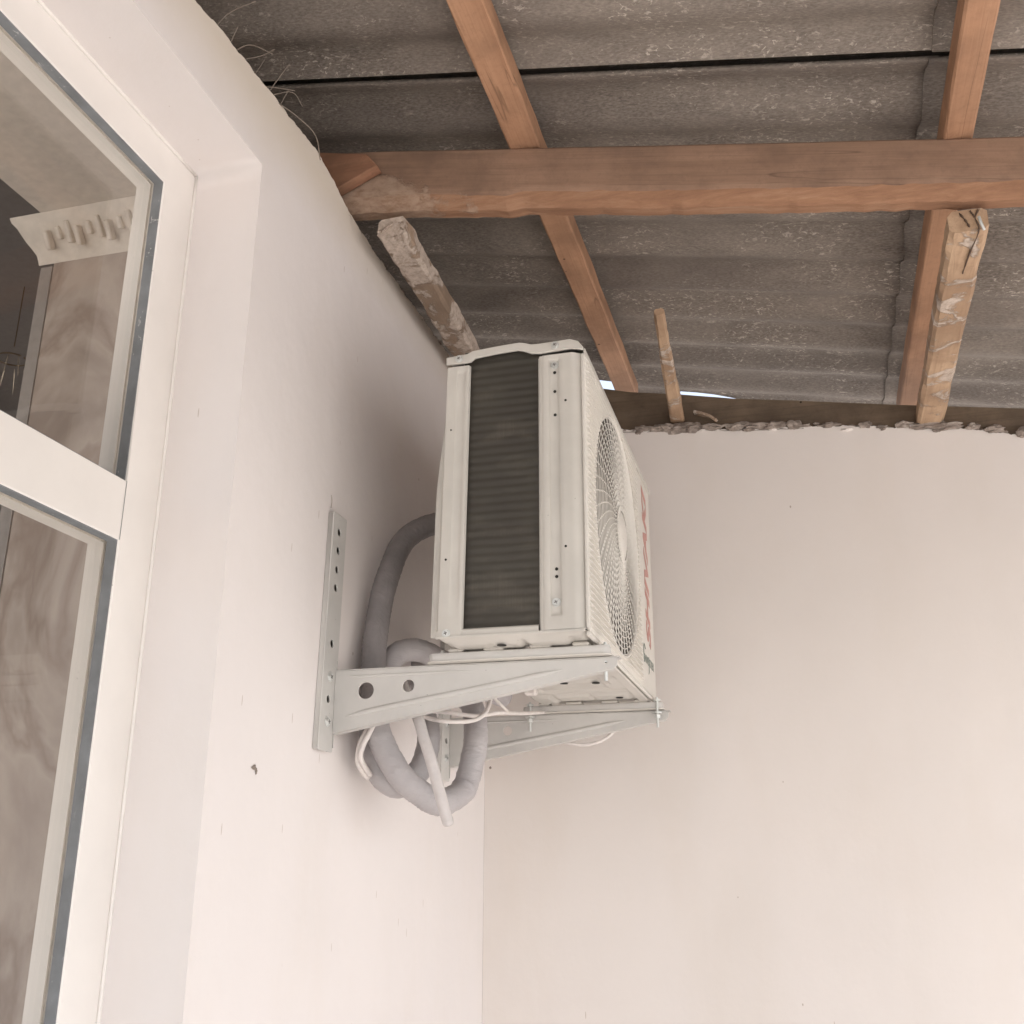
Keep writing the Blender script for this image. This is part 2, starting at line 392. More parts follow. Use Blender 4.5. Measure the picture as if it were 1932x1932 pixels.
# ---------------------------------------------------------------- house wall (left) with window
house = thing('house_wall', 'cream plastered house wall on the left with a window in a deep reveal', 'wall')
WT_L = [(-3, 1.58), (1.0, 1.56), (1.37, 1.556), (1.55, 1.575), (1.72, 1.588), (1.89, 1.600), (1.98, 1.585), (2.10, 1.556), (2.25, 1.548), (2.6, 1.548), (2.87, 1.547), (3.29, 1.55)]
def jag(x, s=1.0, k=0): return s*(.008*nz(x*14, k, 0)+.0045*nz(x*45, k, 3)+.0025*nz(x*130, k, 5))
out = [(-3, GROUND), (3.29, GROUND)] + [(y, interp(WT_L, y)+jag(y, 1.0, 1)) for y in lin(3.29, -3, 900)]
W_Y0, W_Y1, W_Z0, W_Z1 = -.35, 1.6541, -1.0, 1.395
def wob_rect(y0, z0, y1, z1, n=60, a=.0012):
    o = []
    for (p, q) in (((y0, z0), (y1, z0)), ((y1, z0), (y1, z1)), ((y1, z1), (y0, z1)), ((y0, z1), (y0, z0))):
        for i in range(n):
            t = i/n; y = p[0]+(q[0]-p[0])*t; z = p[1]+(q[1]-p[1])*t
            o.append((y+a*nz(z*9, y*9, 1)+.5*a*nz(z*50, y*50, 2), z+a*nz(z*9, y*9, 7)+.5*a*nz(z*50, y*50, 8)))
    return o
plate('plaster_face', out, [wob_rect(W_Y0, W_Z0, W_Y1, W_Z1)], .215, YZ(-1.1075), PLASTER_L, house)
# crumbly mortar along the wall head, behind the plaster edge
def rubble_strip(name, pts_fn, ts, wdt, hgt, seed, parent, mat=MORTAR):
    random.seed(seed); vs = []; fs = []; m = 6
    for i, t in enumerate(ts):
        p, nrm = pts_fn(t); p = Vector(p); nrm = Vector(nrm)
        for k in range(m):
            u = k/(m-1)
            h = hgt*math.sin(math.pi*min(1, u*1.2+.08))*(.55+.9*abs(nz(t*11, k*.7, seed))+.5*nz(t*40, k, seed+3))
            vs.append(p - nrm*(u*wdt) + nrm*.006*nz(t*50, k*2, seed) + Vector((0, 0, h)))
    for i in range(len(ts)-1):
        for k in range(m-1):
            a = i*m+k; fs.append((a, a+1, a+m+1, a+m))
    return mesh(name, vs, fs, mat, parent, False)
rubble_strip('mortar_bed', lambda y: ((-1.006, y, interp(WT_L, y)-.004), (1, 0, 0)), lin(1.1, 3.29, 620), .10, .022, 3, house)
rubble_strip('mortar_bed', lambda y: ((-1.0, y, interp(WT_L, y)-.012+.008*nz(y*3, 4, 4)), (1, 0, 0)), lin(2.06, 3.0, 300), .03, .030, 9, house)
# window: frame at the back of the reveal
FX = -1.155
GY1, GZ1, TZ0, TZ1 = 1.553, 1.311, .560, .671
win = plate('window_frame', rrect(W_Y0+.0, W_Z0, W_Y1+.0, W_Z1), [rrect(W_Y0+.1, W_Z0+.09, GY1, TZ0), rrect(W_Y0+.1, TZ1, GY1, GZ1)], .030, YZ(FX-.015), UPVC, house, .002)
mesh('transom_seam', [(FX+.0006, GY1-.0008, TZ0), (FX+.0006, GY1+.0008, TZ0), (FX+.0006, GY1+.0008, TZ1), (FX+.0006, GY1-.0008, TZ1)], [(0, 1, 2, 3)], GASKET, win)
for (z0, z1) in ((W_Z0+.09, TZ0), (TZ1, GZ1)):
    y0, y1 = W_Y0+.1, GY1
    e = .002
    plate('gasket', rrect(y0-.001, z0-.001, y1+.001, z1+.001), [rrect(y0+e, z0+e, y1-e, z1-e)], .020, YZ(FX-.0135), GASKET, win)
    plate('inner_frame', rrect(y0-.03, z0-.03, y1+.03, z1+.03), [rrect(y0+.004, z0+.004, y1-.004, z1-.004)], .032, YZ(FX-.0455), INNERUPVC, win)
    plate('window_pane', rrect(y0, z0, y1, z1), [], .005, YZ(FX-.0265), GLASS, win)
# thin bead line on the frame and the sealant between frame and plaster
tube('sealant', [(FX+.002, W_Y1-.001, z) for z in lin(-1.0, W_Z1-.002, 30)], .004, UPVC, win, smooth_n=0, seg=6)
tube('sealant', [(FX+.002, y, W_Z1-.001) for y in lin(W_Y0, W_Y1-.002, 30)], .004, UPVC, win, smooth_n=0, seg=6)

# ---------------------------------------------------------------- room behind the window
RZ = 1.60; RY = 2.0; RX = -1.79
room = thing('room_wall', 'brown marbled room wall seen through the window under a moulded cornice', 'room wall')
box('wall_panel', (RX, RY, GROUND), (-1.2155, RY+.1, RZ-.10), MARBLE, room)
box('corner_trim', (RX-.035, RY-.004, GROUND), (RX-.0005, RY+.1, RZ-.115), JAMB, room)
cr = lambda t: (RY-.001-.075*ss(0, 1, t)**1.2, RZ-.105+.104*t)
cs = [(lambda q: (q[0], q[1]))(cr(t)) for t in lin(0, 1, 9)]
def corn(u, q):
    y, z = cs[q]; xl = -1.216+(-.084 if u > 0 else 0)+(RX-.045-.05*(q/8)**1.4+1.30)*u
    xl += (.006*nz(q*.9, 3, 3) if u == 1 else 0)
    return (xl, y, z)
cornice = field('cornice', [0, .25, .5, .75, 1], range(9), corn, ROOMC, room)
for i in range(16):
    x = -1.33-i*.030; z0 = RZ-.088+.013*((i*7) % 3); z1 = RZ-.038+.010*((i*5) % 3)
    box('relief_bar', (x-.0070, RY-.054, z0), (x+.0070, RY-.030, z1), ROOMC, cornice, .003, Matrix.Rotation(math.radians(36), 3, 'X'))
box('interior_ceiling', (RX+.0, .9, RZ), (-1.2155, 2.2, RZ+.06), ROOMC)['kind'] = 'structure'
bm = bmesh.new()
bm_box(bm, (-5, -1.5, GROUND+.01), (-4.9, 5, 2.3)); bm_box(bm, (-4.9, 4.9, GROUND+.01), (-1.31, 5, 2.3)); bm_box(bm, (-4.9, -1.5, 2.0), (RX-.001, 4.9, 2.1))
o = from_bm('interior_wall', bm, ROOMD); o['kind'] = 'structure'  # near side left open, unseen, so sky light reaches the ceiling
# crystal lamp glinting in the dark room
lamp = thing('chandelier', 'small dark crystal chandelier glinting in the dim room behind the upper pane', 'lamp')
LC = Vector((-2.60, 2.78, 1.71))
tube('lamp_stem', [LC+Vector((0, 0, .05)), LC+Vector((0, 0, .15)), LC+Vector((0, 0, .29))], .002, BRASS, lamp)
tube('lamp_ring', [LC+Vector((.05*math.cos(a), .05*math.sin(a), 0)) for a in lin(0, 6.0, 20)], .003, BRASS, lamp, smooth_n=2, seg=6)
CRY = plain('crystal', (.7, .62, .5), .1, .6)
for i in range(12):
    a = i*math.pi/6
    p = LC+Vector((.06*math.cos(a), .06*math.sin(a), -.01))
    tube('crystal', [p, p+Vector((.012*math.cos(a), .012*math.sin(a), -.03)), p+Vector((.03*math.cos(a), .03*math.sin(a), -.085))], lambda t: .0028*math.sin(math.pi*min(.95, t+.08)), CRY, lamp, seg=5, smooth_n=2)

# ---------------------------------------------------------------- back wall
yard = thing('back_wall', 'warm beige plastered wall closing the porch behind the outdoor unit', 'wall')
WT_B = [(-1.3, 1.475), (-1.0, 1.462), (-.62, 1.43), (-.499, 1.4154), (-.25, 1.392), (.0342, 1.369), (.35, 1.335), (.55, 1.305), (.7004, 1.266), (1.2, 1.19), (2.4, .98)]
out = [(-.9995, GROUND), (2.4, GROUND)] + [(x, interp(WT_B, x)+jag(x, 1.25, 6)) for x in lin(2.4, -.9995, 620)]
plate('plaster_face', out, [], .20, XZ(3.39), PLASTER_B, yard)
rubble_strip('mortar_bed', lambda x: ((x, 3.293, interp(WT_B, x)-.006+jag(x, 1, 6)), (0, -1, 0)), lin(-.99, 2.3, 620), .05, .019, 11, yard)
rubble_strip('mortar_bed', lambda x: ((x, 3.2875, interp(WT_B, x)-.011+.004*nz(x*6, 2, 2)), (0, -1, 0)), lin(-.60, .06, 240), .03, .014, 15, yard)
random.seed(5)
def lump(name, c, s, parent, seed, mat=MORTAR, amp=.35):
    bm = bmesh.new(); bmesh.ops.create_icosphere(bm, subdivisions=3, radius=1)
    for v in bm.verts:
        k = 1+amp*noise.noise(v.co*1.3+Vector((seed*3.1, seed, 0)))+amp*.5*noise.noise(v.co*3.2+Vector((seed, 9, 0)))
        v.co = Vector((v.co.x*s[0]*k+c[0], v.co.y*s[1]*k+c[1], v.co.z*s[2]*k+c[2]))
    return from_bm(name, bm, mat, parent)
for i, (x, sx, sz) in enumerate([(-.455, .02, .012), (-.41, .03, .014), (-.385, .025, .02), (-.335, .032, .022), (-.295, .03, .02), (-.24, .035, .014), (-.15, .03, .018), (-.085, .028, .014), (-.03, .03, .016), (.03, .02, .018), (.25, .014, .014), (.36, .02, .014), (.44, .05, .018), (.50, .03, .016), (.56, .016, .013), (.62, .022, .016), (.70, .018, .02), (.9, .03, .02), (.14, .024, .010)]):
    lump('mortar_lump', (x, 3.285, interp(WT_B, x)+.004), (sx*1.2, .013, sz*.72), yard, i, amp=.75)
random.seed(31)
for i in range(46):
    x = random.choice((random.uniform(-.52, .05), random.uniform(-.6, 1.2)))
    k = random.uniform(.35, 1)
    lump('mortar_crumb', (x, 3.287+random.uniform(-.004, .004), interp(WT_B, x)+random.uniform(-.012, .010)), (.013*k*random.uniform(.7, 1.6), .008*k, .006*k), yard, i+60, random.choice((MORTAR, MORTAR, PLASTER_B)), .8)

# chipped spots
lump('chip', (-.9985, 1.8155, .1850), (.0016, .0065, .0045), house, 77, MORTAR, .9)
lump('chip', (-.9985, 1.826, .179), (.0012, .003, .005), house, 78, MORTAR, .9)
tube('hairline_crack', [(-.9995, 2.075, .81), (-.9995, 2.078, .795), (-.9995, 2.076, .78)], .0012, MORTAR, house, seg=4)
box('nail_hole', (-.985, 3.2885, .312), (-.978, 3.2915, .320), MORTAR, yard, .002)

# ---------------------------------------------------------------- roof: corrugated sheets
roof = thing('roof', 'grey corrugated cement roof seen from below over the porch', 'roof')
PIT = .1745; AMP = .0145; SL = -.1772; RC = 1.513
def wave(y): return AMP*math.cos(2*math.pi*(y-1.86)/PIT)      # low crest (towards the viewer) where negative
def sheet(x0, x1, y0, y1, dz, yend=None, tilt=0):
    nx = 60; ny = int((y1-y0)/PIT*18)+2; th = .008
    def f(s):
        vs = []
        for i in range(nx):
            x = x0+(x1-x0)*i/(nx-1)
            for j in range(ny):
                ye = y1 if yend is None else yend(x)
                y = y0+(ye-y0)*j/(ny-1)
                z = RC+SL*x+dz+wave(y+.012*nz(x*.8, y*1.3, 3))*(1+.35*nz(x*1.1, y*1.7, 8))+.004*nz(x*1.5, y*1.5, dz*40)+s*th+tilt*(y-y0)
                vs.append((x+.0012*nz(y*9, x, 1)*(1 if i in (0, nx-1) else 0), y, z))
        return vs
    a = f(0); b = f(1); n = len(a); fs = []
    for i in range(nx-1):
        for j in range(ny-1):
            k = i*ny+j; fs.append((k, k+1, k+ny+1, k+ny)); fs.append((n+k, n+k+ny, n+k+ny+1, n+k+1))
    for i in range(nx-1):
        for j in (0, ny-1):
            k = i*ny+j; fs.append((k, k+ny, n+k+ny, n+k))
    for j in range(ny-1):
        for i in (0, nx-1):
            k = i*ny+j; fs.append((k, k+1, n+k+1, n+k))
    o = mesh('corrugated_sheet', a+b, fs, SHEET, roof, True)
    return o
YE = [(-3.0, 3.28), (-.85, 3.297), (-.554, 3.328), (-.508, 3.462), (-.38, 3.462), (-.338, 3.440), (-.248, 3.444), (-.159, 3.460), (-.08, 3.475), (.75, 3.53), (2.3, 3.6)]
def yend(dz): return lambda x: interp(YE, x)
sheet(-3.0, .34, 1.784, 3.36, .020, yend(.020))
sheet(.322, 2.3, 1.782, 3.36, .0155, yend(.0155))
for k in range(3):
    y1 = 1.742-k*1.25
    sheet(-3.0 if k < 1 else -1.25, .335, y1-1.36, y1, 0+.014*(k > 0)); sheet(.322, 2.3, y1-1.36, y1, -.0045+.014*(k > 0))  # outer rows cut short on the left, unseen, to let sky into the room
sheet(-3.0, 2.3, 1.50, 1.98, .052)  # unseen strip added above the lap, shuts out sky to darken the gap

# ---------------------------------------------------------------- timbers
def lumber(name, path, w, h, mat, label=None, cat=None, group=None, parent=None, wob=.003, n=60, zslope=0, chamfer=.006, tilt=0, bot_mat=None, prof=None, seed=0, taper=(1, 1)):
    """squared timber along a 3D path: path = list of centre points of the underside"""
    P = catmull(path, max(1, n//(len(path)-1))); vs = []; fs = []
    N = len(P); m = 8
    for i, p in enumerate(P):
        t = (P[min(i+1, N-1)]-P[max(i-1, 0)]).normalized()
        side = t.cross(Vector((0, 0, 1))).normalized(); up = side.cross(t)
        up = (up + side*tilt).normalized(); side = t.cross(up).normalized()
        k = taper[0]+(taper[1]-taper[0])*i/(N-1)
        W = w/2*k; H = h*k; c = chamfer
        ring = [(-W+c, 0), (W-c, 0), (W, c), (W, H-c), (W-c, H), (-W+c, H), (-W, H-c), (-W, c)]
        for q, (a, b) in enumerate(ring):
            d = wob*nz(i*.13*(P[1]-P[0]).length*60, q*1.7, seed)+wob*.5*nz(i*.5*(P[1]-P[0]).length*60, q*1.1, seed+4)
            vs.append(p + side*(a+d) + up*(b+d))
    for i in range(N-1):
        for k in range(m):
            fs.append((i*m+k, i*m+(k+1) % m, (i+1)*m+(k+1) % m, (i+1)*m+k))
    fs.append(tuple(range(m))[::-1]); fs.append(tuple((N-1)*m+k for k in range(m)))
    o = mesh(name, vs, fs, mat, parent)
    return tag(o, label, cat, group) if label else o
# main beam: waney lower edge
BT = [(-1.30, 1.640), (-1.0, 1.607), (-.93, 1.594), (-.85, 1.582), (-.5, 1.520), (0, 1.431), (.49, 1.3455), (1.2, 1.22), (2.3, 1.025)]
BB = [(-1.30, 1.435), (-1.0, 1.418), (-.886, 1.4005), (-.75, 1.382), (-.60, 1.358), (-.545, 1.344), (-.50, 1.346), (-.40, 1.325), (-.1518, 1.283), (.1, 1.243), (.468, 1.187), (1.2, 1.06), (2.3, .87)]
def beam():
    root = thing('rafter_beam', 'thick reddish brown roof beam running across under the corrugated sheets', 'beam')
    vs = []; fs = []; xs = lin(-1.25, 2.3, 420); m = 10
    for x in xs:
        zt = interp(BT, x)+.002*nz(x*7, 1, 1); zb = interp(BB, x)+.034+.005*nz(x*7, 3, 2)+.0028*nz(x*34, 3, 3)
        wz = .026+.008*nz(x*6, 8, 1); d = .058
        dd = lambda k, a=.0018: a*nz(x*20, k, 5)
        ring = [(1.90, zt-.006), (1.8985+dd(1), zt-.05), (1.898+dd(2), (zt+zb)/2), (1.8985+dd(3), zb+wz+.012), (1.901+dd(4, .003), zb+wz),
                (1.912+dd(5, .004), zb+.010), (1.925, zb+dd(6, .003)), (1.90+d, zb+.004), (1.90+d, zt-.004), (1.905, zt)]
        vs += [(x, a, b) for a, b in ring]
    for i in range(len(xs)-1):
        for k in range(m):
            fs.append((i*m+k, i*m+(k+1) % m, (i+1)*m+(k+1) % m, (i+1)*m+k))
    o = mesh('beam_body', vs, fs, WOOD_X, root); o.data.materials.append(BARK)
    for i, p in enumerate(o.data.polygons): p.material_index = 1 if (i % m) in (4, 5, 6) else 0
    return root
beam()
blk = plate('wood_block', [(-1.03, 1.575), (-.985, 1.578), (-.862, 1.548), (-.836, 1.512), (-.93, 1.468), (-1.03, 1.46)], [], .030, XZ(1.879), WOOD_RED, None, .003)
tag(blk, 'short red-brown wood block nailed over the wall end of the beam', 'wood block')
# battens lying on the beam, under the sheets
def batten(x0, x1, y0, y1, label, mat=WOOD_Y, seed=0, bend=0.0):
    xc = (x0+x1)/2
    pts = [(xc+bend*math.sin(i*1.3), y, 1.4344+SL*xc-.0005) for i, y in enumerate(lin(y0, y1, 7))]
    return lumber('roof_batten', pts, x1-x0, .056, mat, label, 'batten', 'battens under the roof sheets', n=90, wob=.0022, tilt=.0, chamfer=.004, seed=seed)
batten(-.535, -.468, -2.2, 3.27, 'orange-brown roof batten left of centre, crossing above the beam towards the outdoor unit', seed=1, bend=.002)
batten(.348, .404, -2.2, 3.29, 'orange-brown roof batten at upper right, crossing above the beam', seed=2)
KR = 1.108      # the roof carcass stands a little further from the house corner than first measured
def carcass(o):
    if o.type == 'MESH' and not o.get('kr'): o.data.transform(Matrix.Scale(KR, 4)); o['kr'] = 1
    for c in o.children: carcass(c)
for o in list(col.objects):
    if o.name.split('.')[0] in ('roof', 'rafter_beam', 'wood_block', 'roof_batten'): carcass(o)
for o in col.objects:
    if 'kr' in o: del o['kr']
box('sky_blocker', (-1.36, -1.5, 1.665), (-1.305, 4.2, 2.05), WOOD_DARK, house)  # added dark board, keeps sky light out of the gap over the wall
# old plaster-streaked timbers built into the back wall
st = lumber('timber_stub', [(-.900, 2.115, 1.495), (-.905, 2.45, 1.487), (-.915, 2.8, 1.480), (-.93, 3.30, 1.474)], .074, .056, WOOD_LIMED,
            'old plaster-smeared timber sticking out of the wall head above the outdoor unit', 'timber', 'timbers built into the wall', wob=.006, chamfer=.010, seed=4)
st2 = lumber('timber_stub', [(.418, 2.15, 1.305), (.424, 2.5, 1.312), (.432, 2.9, 1.322), (.440, 3.30, 1.330)], .078, .052, WOOD_PALE,
             'pale split timber with a cracked end below the beam at upper right', 'timber', 'timbers built into the wall', wob=.005, chamfer=.009, seed=5)
st3 = lumber('timber_stub', [(-.300, 2.56, 1.430), (-.318, 2.85, 1.428), (-.340, 3.29, 1.424)], .036, .026, WOOD_PALE,
             'thin short wooden stake standing on the back wall right of the outdoor unit', 'timber', 'timbers built into the wall', wob=.003, chamfer=.006, seed=6, taper=(.75, 1.25))
# splits in the cracked end and twisted nail straps
for i, (pts) in enumerate([[(.402, 2.147, 1.350), (.412, 2.146, 1.330), (.418, 2.146, 1.312)], [(.440, 2.147, 1.352), (.432, 2.146, 1.332), (.436, 2.15, 1.303), (.428, 2.24, 1.3035), (.424, 2.33, 1.306)], [(.424, 2.147, 1.352), (.431, 2.146, 1.335)]]):
    tube('split', pts, lambda t: .0008+.0016*abs(math.sin(t*9+i)), SPLITM, st2, seg=6, smooth_n=8)
tag(tube('bent_wire', [(-.893, 2.02, 1.447), (-.900, 2.06, 1.478), (-.905, 2.10, 1.515), (-.900, 2.118, 1.535)], .004, WOOD_LIMED, seg=6), 'twisted bit of wire between the beam and the plaster-smeared timber', 'wire')
tag(tube('nail', [(.395, 1.93, 1.200), (.397, 1.93, 1.187), (.402, 1.935, 1.172)], .003, STEEL, seg=6), 'bent nail sticking out under the beam above the split timber', 'nail')
# wall plate on the back wall
PT = [(-1.2, 1.70), (-.852, 1.6507), (-.606, 1.5913), (-.496, 1.5617), (-.326, 1.5325), (-.152, 1.4963), (.042, 1.4653), (.364, 1.4119), (.715, 1.3576), (1.3, 1.26), (2.3, 1.07)]
vs = []; fs = []; xs = lin(-1.2, 2.3, 200)
for x in xs:
    zt = interp(PT, x)+.0012*nz(x*12, 4, 4); zb = interp(WT_B, x)-.03
    vs += [(x, 3.302, zb), (x, 3.302, zt), (x, 3.345, zt+.002), (x, 3.345, zb)]
for i in range(len(xs)-1):
    for k in range(4): fs.append((i*4+k, i*4+(k+1) % 4, i*4+4+(k+1) % 4, i*4+4+k))
tag(mesh('wall_plate', vs, fs, WOOD_DARK), 'dark weathered board lying along the top of the back wall under the roof edge', 'board')
chip = lumber('wood_chip', [(-.285, 3.275, 1.445), (-.24, 3.27, 1.425), (-.215, 3.265, 1.405)], .022, .010, WOOD_LIMED, 'loose wood sliver leaning beside the foot of the thin stake', 'wood chip', wob=.003, n=12, chamfer=.002)
# straws and cobwebbed debris on the house wall head
random.seed(12)
STRAW = plain('dry_straw', (.20, .165, .135), .9)
def onwall(y): return interp(WT_L, y)
straws = [(1.445, [(0, 0, 0), (.03, -.0, .028), (.09, -.01, .030)]), (1.52, [(0, 0, 0), (.035, 0, .006), (.075, .02, -.010)]), (1.50, [(0, 0, 0), (.02, -.01, .03)]),
          (1.55, [(0, 0, 0), (.03, .02, .02), (.06, .02, .03)]), (1.60, [(0, 0, 0), (.02, 0, .035)]), (1.66, [(0, 0, 0), (.02, .0, .03), (.05, -.01, .055)]), (1.67, [(0, 0, 0), (.04, .02, .015), (.05, .05, -.0)]),
          (1.69, [(0, 0, 0), (.03, .05, -.01), (.05, .10, -.025), (.045, .14, -.06)]), (1.64, [(0, 0, 0), (.01, .03, .02), (.04, .06, .03)]), (1.71, [(0, 0, 0), (.03, -.02, .02)])]
for i, (y, offs) in enumerate(straws):
    z = onwall(y); o = tube('straw', [(-1.005+a, y+b, z+c) for a, b, c in offs], .0008+.0007*random.random(), STRAW, seg=5, smooth_n=5)
    tag(o, ('long dry straw arching rightwards, topmost on the house wall head' if i == 0 else 'long drooping dry straw, lowest on the house wall head' if i == 7 else 'short dry straw poking out over the house wall head, in the small tuft'), 'straw', 'dry straws on the wall head')

# ---------------------------------------------------------------- outdoor unit
ac = thing('outdoor_unit', 'white air conditioner outdoor unit with dark side coil on wall brackets', 'air conditioner')
EY = 2.035; FRX = -.4065; FY = 2.97
ZB, ZT = .458, 1.0765
# rear / far / inner shell
bm = bmesh.new()
bm_box(bm, (-.716, EY+.03, ZB+.004), (-.708, FY, ZT)); bm_box(bm, (-.708, FY-.006, ZB+.004), (-.425, FY, ZT)); bm_box(bm, (-.708, 2.74, ZB+.01), (-.44, 2.746, ZT-.01))
from_bm('casing_shell', bm, CASING, ac)
box('inner_coil', (-.707, EY+.05, ZB+.01), (-.66, 2.739, ZT-.01), COIL, ac)
# end column at the front side with pressed recess
def right_col(x, z):
    d = 0.0
    d += .010*(1-ss(-.5075, -.5035, x))                                        # fold in at the coil opening
    d -= .0022*ss(-.4985, -.4965, x)
    sx = min(ss(-.4835, -.4805, x), 1-ss(-.4625, -.4595, x)); sz = min(ss(.489, .496, z), 1-ss(1.055, 1.062, z))
    d += .0045*min(sx, sz)
    d += .012*ss(-.437, -.412, x)**1.6
    d += .028*ss(-.4135, -.4065, x)
    return (x, EY+d, z)
xs = [-.5085, -.507, -.5055, -.504, -.500, -.4985, -.4975, -.4965, -.490, -.4835, -.4825, -.4815, -.4805, -.472, -.4625, -.4615, -.4605, -.4595, -.450, -.44, -.437, -.434, -.431, -.428, -.425, -.422, -.419, -.416, -.4135, -.4115, -.4095, -.408]
zs = sorted(set([ZB+.004, .47, .489, .4905, .492, .494, .496, 1.055, 1.0565, 1.058, 1.060, 1.062, ZT-.004]+lin(.5, 1.05, 12)))
field('end_panel', xs, zs, right_col, CASING, ac)
def left_col(x, z):
    d = .0; d += .008*ss(-.6655, -.6625, x-.0095*0)
    d += .003*ss(-.693, -.689, x)*(1-ss(-.676, -.672, x))*min(ss(.50, .51, z), 1-ss(1.055, 1.065, z))
    k = (ZT-z)/(ZT-ZB)
    return (x-.008*k, EY+d, z)
xs = [-.715, -.705, -.695, -.693, -.691, -.689, -.682, -.676, -.674, -.672, -.668, -.6655, -.664, -.6625]
field('end_panel', xs, zs, left_col, CASING, ac)
# rear guard flaring outwards behind the column
field('rear_guard', [0, .25, .5, .75, 1], lin(ZB+.006, ZT-.01, 12),
      lambda u, z: (-.7155-.008*(ZT-z)/(ZT-ZB)-u*(.003+.020*ss(ZT-.03, .75, z)), EY+.001+.022*u+.012*math.sin(u*math.pi), z), CASING, ac)
# lower band under the coil
def band(x, z):
    return (x, EY+.0015-.004*ss(.470, .4735, z)*0+.006*ss(.4735, .4765, z), z)
field('lower_band', [-.728, -.70, -.672, -.62, -.56, -.509], [ZB-.002, .464, .470, .4735, .475, .4765], band, CASING, ac)
# coil with its tube rows showing through the fins
def coil(x, z):
    return (x, EY+.016+.00045*math.cos((z+.004*math.sin(x*40)*0-.47)*2*math.pi/.0187), z)
field('coil', lin(-.68, -.500, 10), lin(.468, 1.112, 330), coil, COIL, ac)
# lid: top slab and arched end skirt
sk_top = [(-.7165, 1.0948), (-.668, 1.0976), (-.655, 1.1035), (-.60, 1.1075), (-.548, 1.1100), (-.536, 1.1072), (-.520, 1.1015), (-.500, 1.1010), (-.434, 1.1030), (-.416, 1.0960), (-.4045, 1.0800)]
sk_bot = [(-.4050, 1.0740), (-.418, 1.0775), (-.434, 1.0800), (-.500, 1.0770), (-.520, 1.0795), (-.540, 1.0885), (-.552, 1.0915), (-.60, 1.0895), (-.650, 1.0850), (-.659, 1.0775), (-.668, 1.0765), (-.7165, 1.0765)]
plate('lid_skirt', sk_bot[::-1]+sk_top[::-1], [], .007, XZ(EY-.0035), CASING, ac, .0015)
mesh('lid_top', [(x, y, z-.001) for y in (EY-.003, FY+.004) for x, z in sk_top], [(i, i+1, i+1+len(sk_top), i+len(sk_top)) for i in range(len(sk_top)-1)], CASING, ac)
box('lid_edge', (-.4055, EY, 1.064), (-.4015, FY+.004, 1.0795), CASING, ac, .001)
# screws
def screw(x, y, z, r, parent, name='screw', axis='y', hexa=False):
    bm = bmesh.new()
    n = 6 if hexa else 18
    bmesh.ops.create_cone(bm, cap_ends=True, segments=24, radius1=r*1.18, radius2=r*1.15, depth=.0012, matrix=Matrix.Translation((0, 0, .0007)))
    bmesh.ops.create_cone(bm, cap_ends=True, segments=n, radius1=r, radius2=r*.82, depth=.0035, matrix=Matrix.Translation((0, 0, .003)))
    R = Matrix.Rotation(math.radians(90), 4, 'X') if axis == 'y' else Matrix.Rotation(math.radians(90), 4, 'Y')
    bm.transform(Matrix.Translation((x, y, z)) @ R)
    o = from_bm(name, bm, STEEL, parent)
    bm = bmesh.new()
    for a in (random.uniform(.2, .8),):
        for k in (0, math.pi/2):
            b2 = bmesh.ops.create_cube(bm, size=1, matrix=Matrix.Translation((0, 0, .0050)) @ Matrix.Rotation(a+k, 4, 'Z') @ Matrix.Diagonal((r*.95, r*.2, .0009, 1)))
    bm.transform(Matrix.Translation((x, y, z)) @ R)
    from_bm('cross_slot', bm, SLOT, o)
    return o
for x, z, yy in ((-.6865, 1.0875, -.0072), (-.467, 1.0915, -.0072), (-.470, 1.0475, .0020), (-.472, .5185, .0020), (-.7045, .4665, -.0005), (-.705, .4665, 0)[:0] or (-.7045, .4665, .0)):
    if z == .4665 and yy == .0: continue
    screw(x, EY+yy, z, .0078, ac)
for x, z, r in ((-.470, 1.030, .0034), (-.470, .985, .0034), (-.470, .930, .0034), (-.4705, .588, .0034), (-.4705, .572, .0034), (-.446, .960, .0027), (-.450, .634, .0027), (-.704, .920, .0020), (-.709, .625, .0025)):
    bm = bmesh.new(); bmesh.ops.create_cone(bm, cap_ends=True, segments=12, radius1=r, radius2=r, depth=.001)
    bm.transform(Matrix.Translation((x, EY+(.0014 if abs(x+.470) < .002 else -.0024 if x > -.46 else -.0006), z)) @ Matrix.Rotation(math.radians(90), 4, 'X')); from_bm('screw_hole', bm, DARKHOLE, ac)
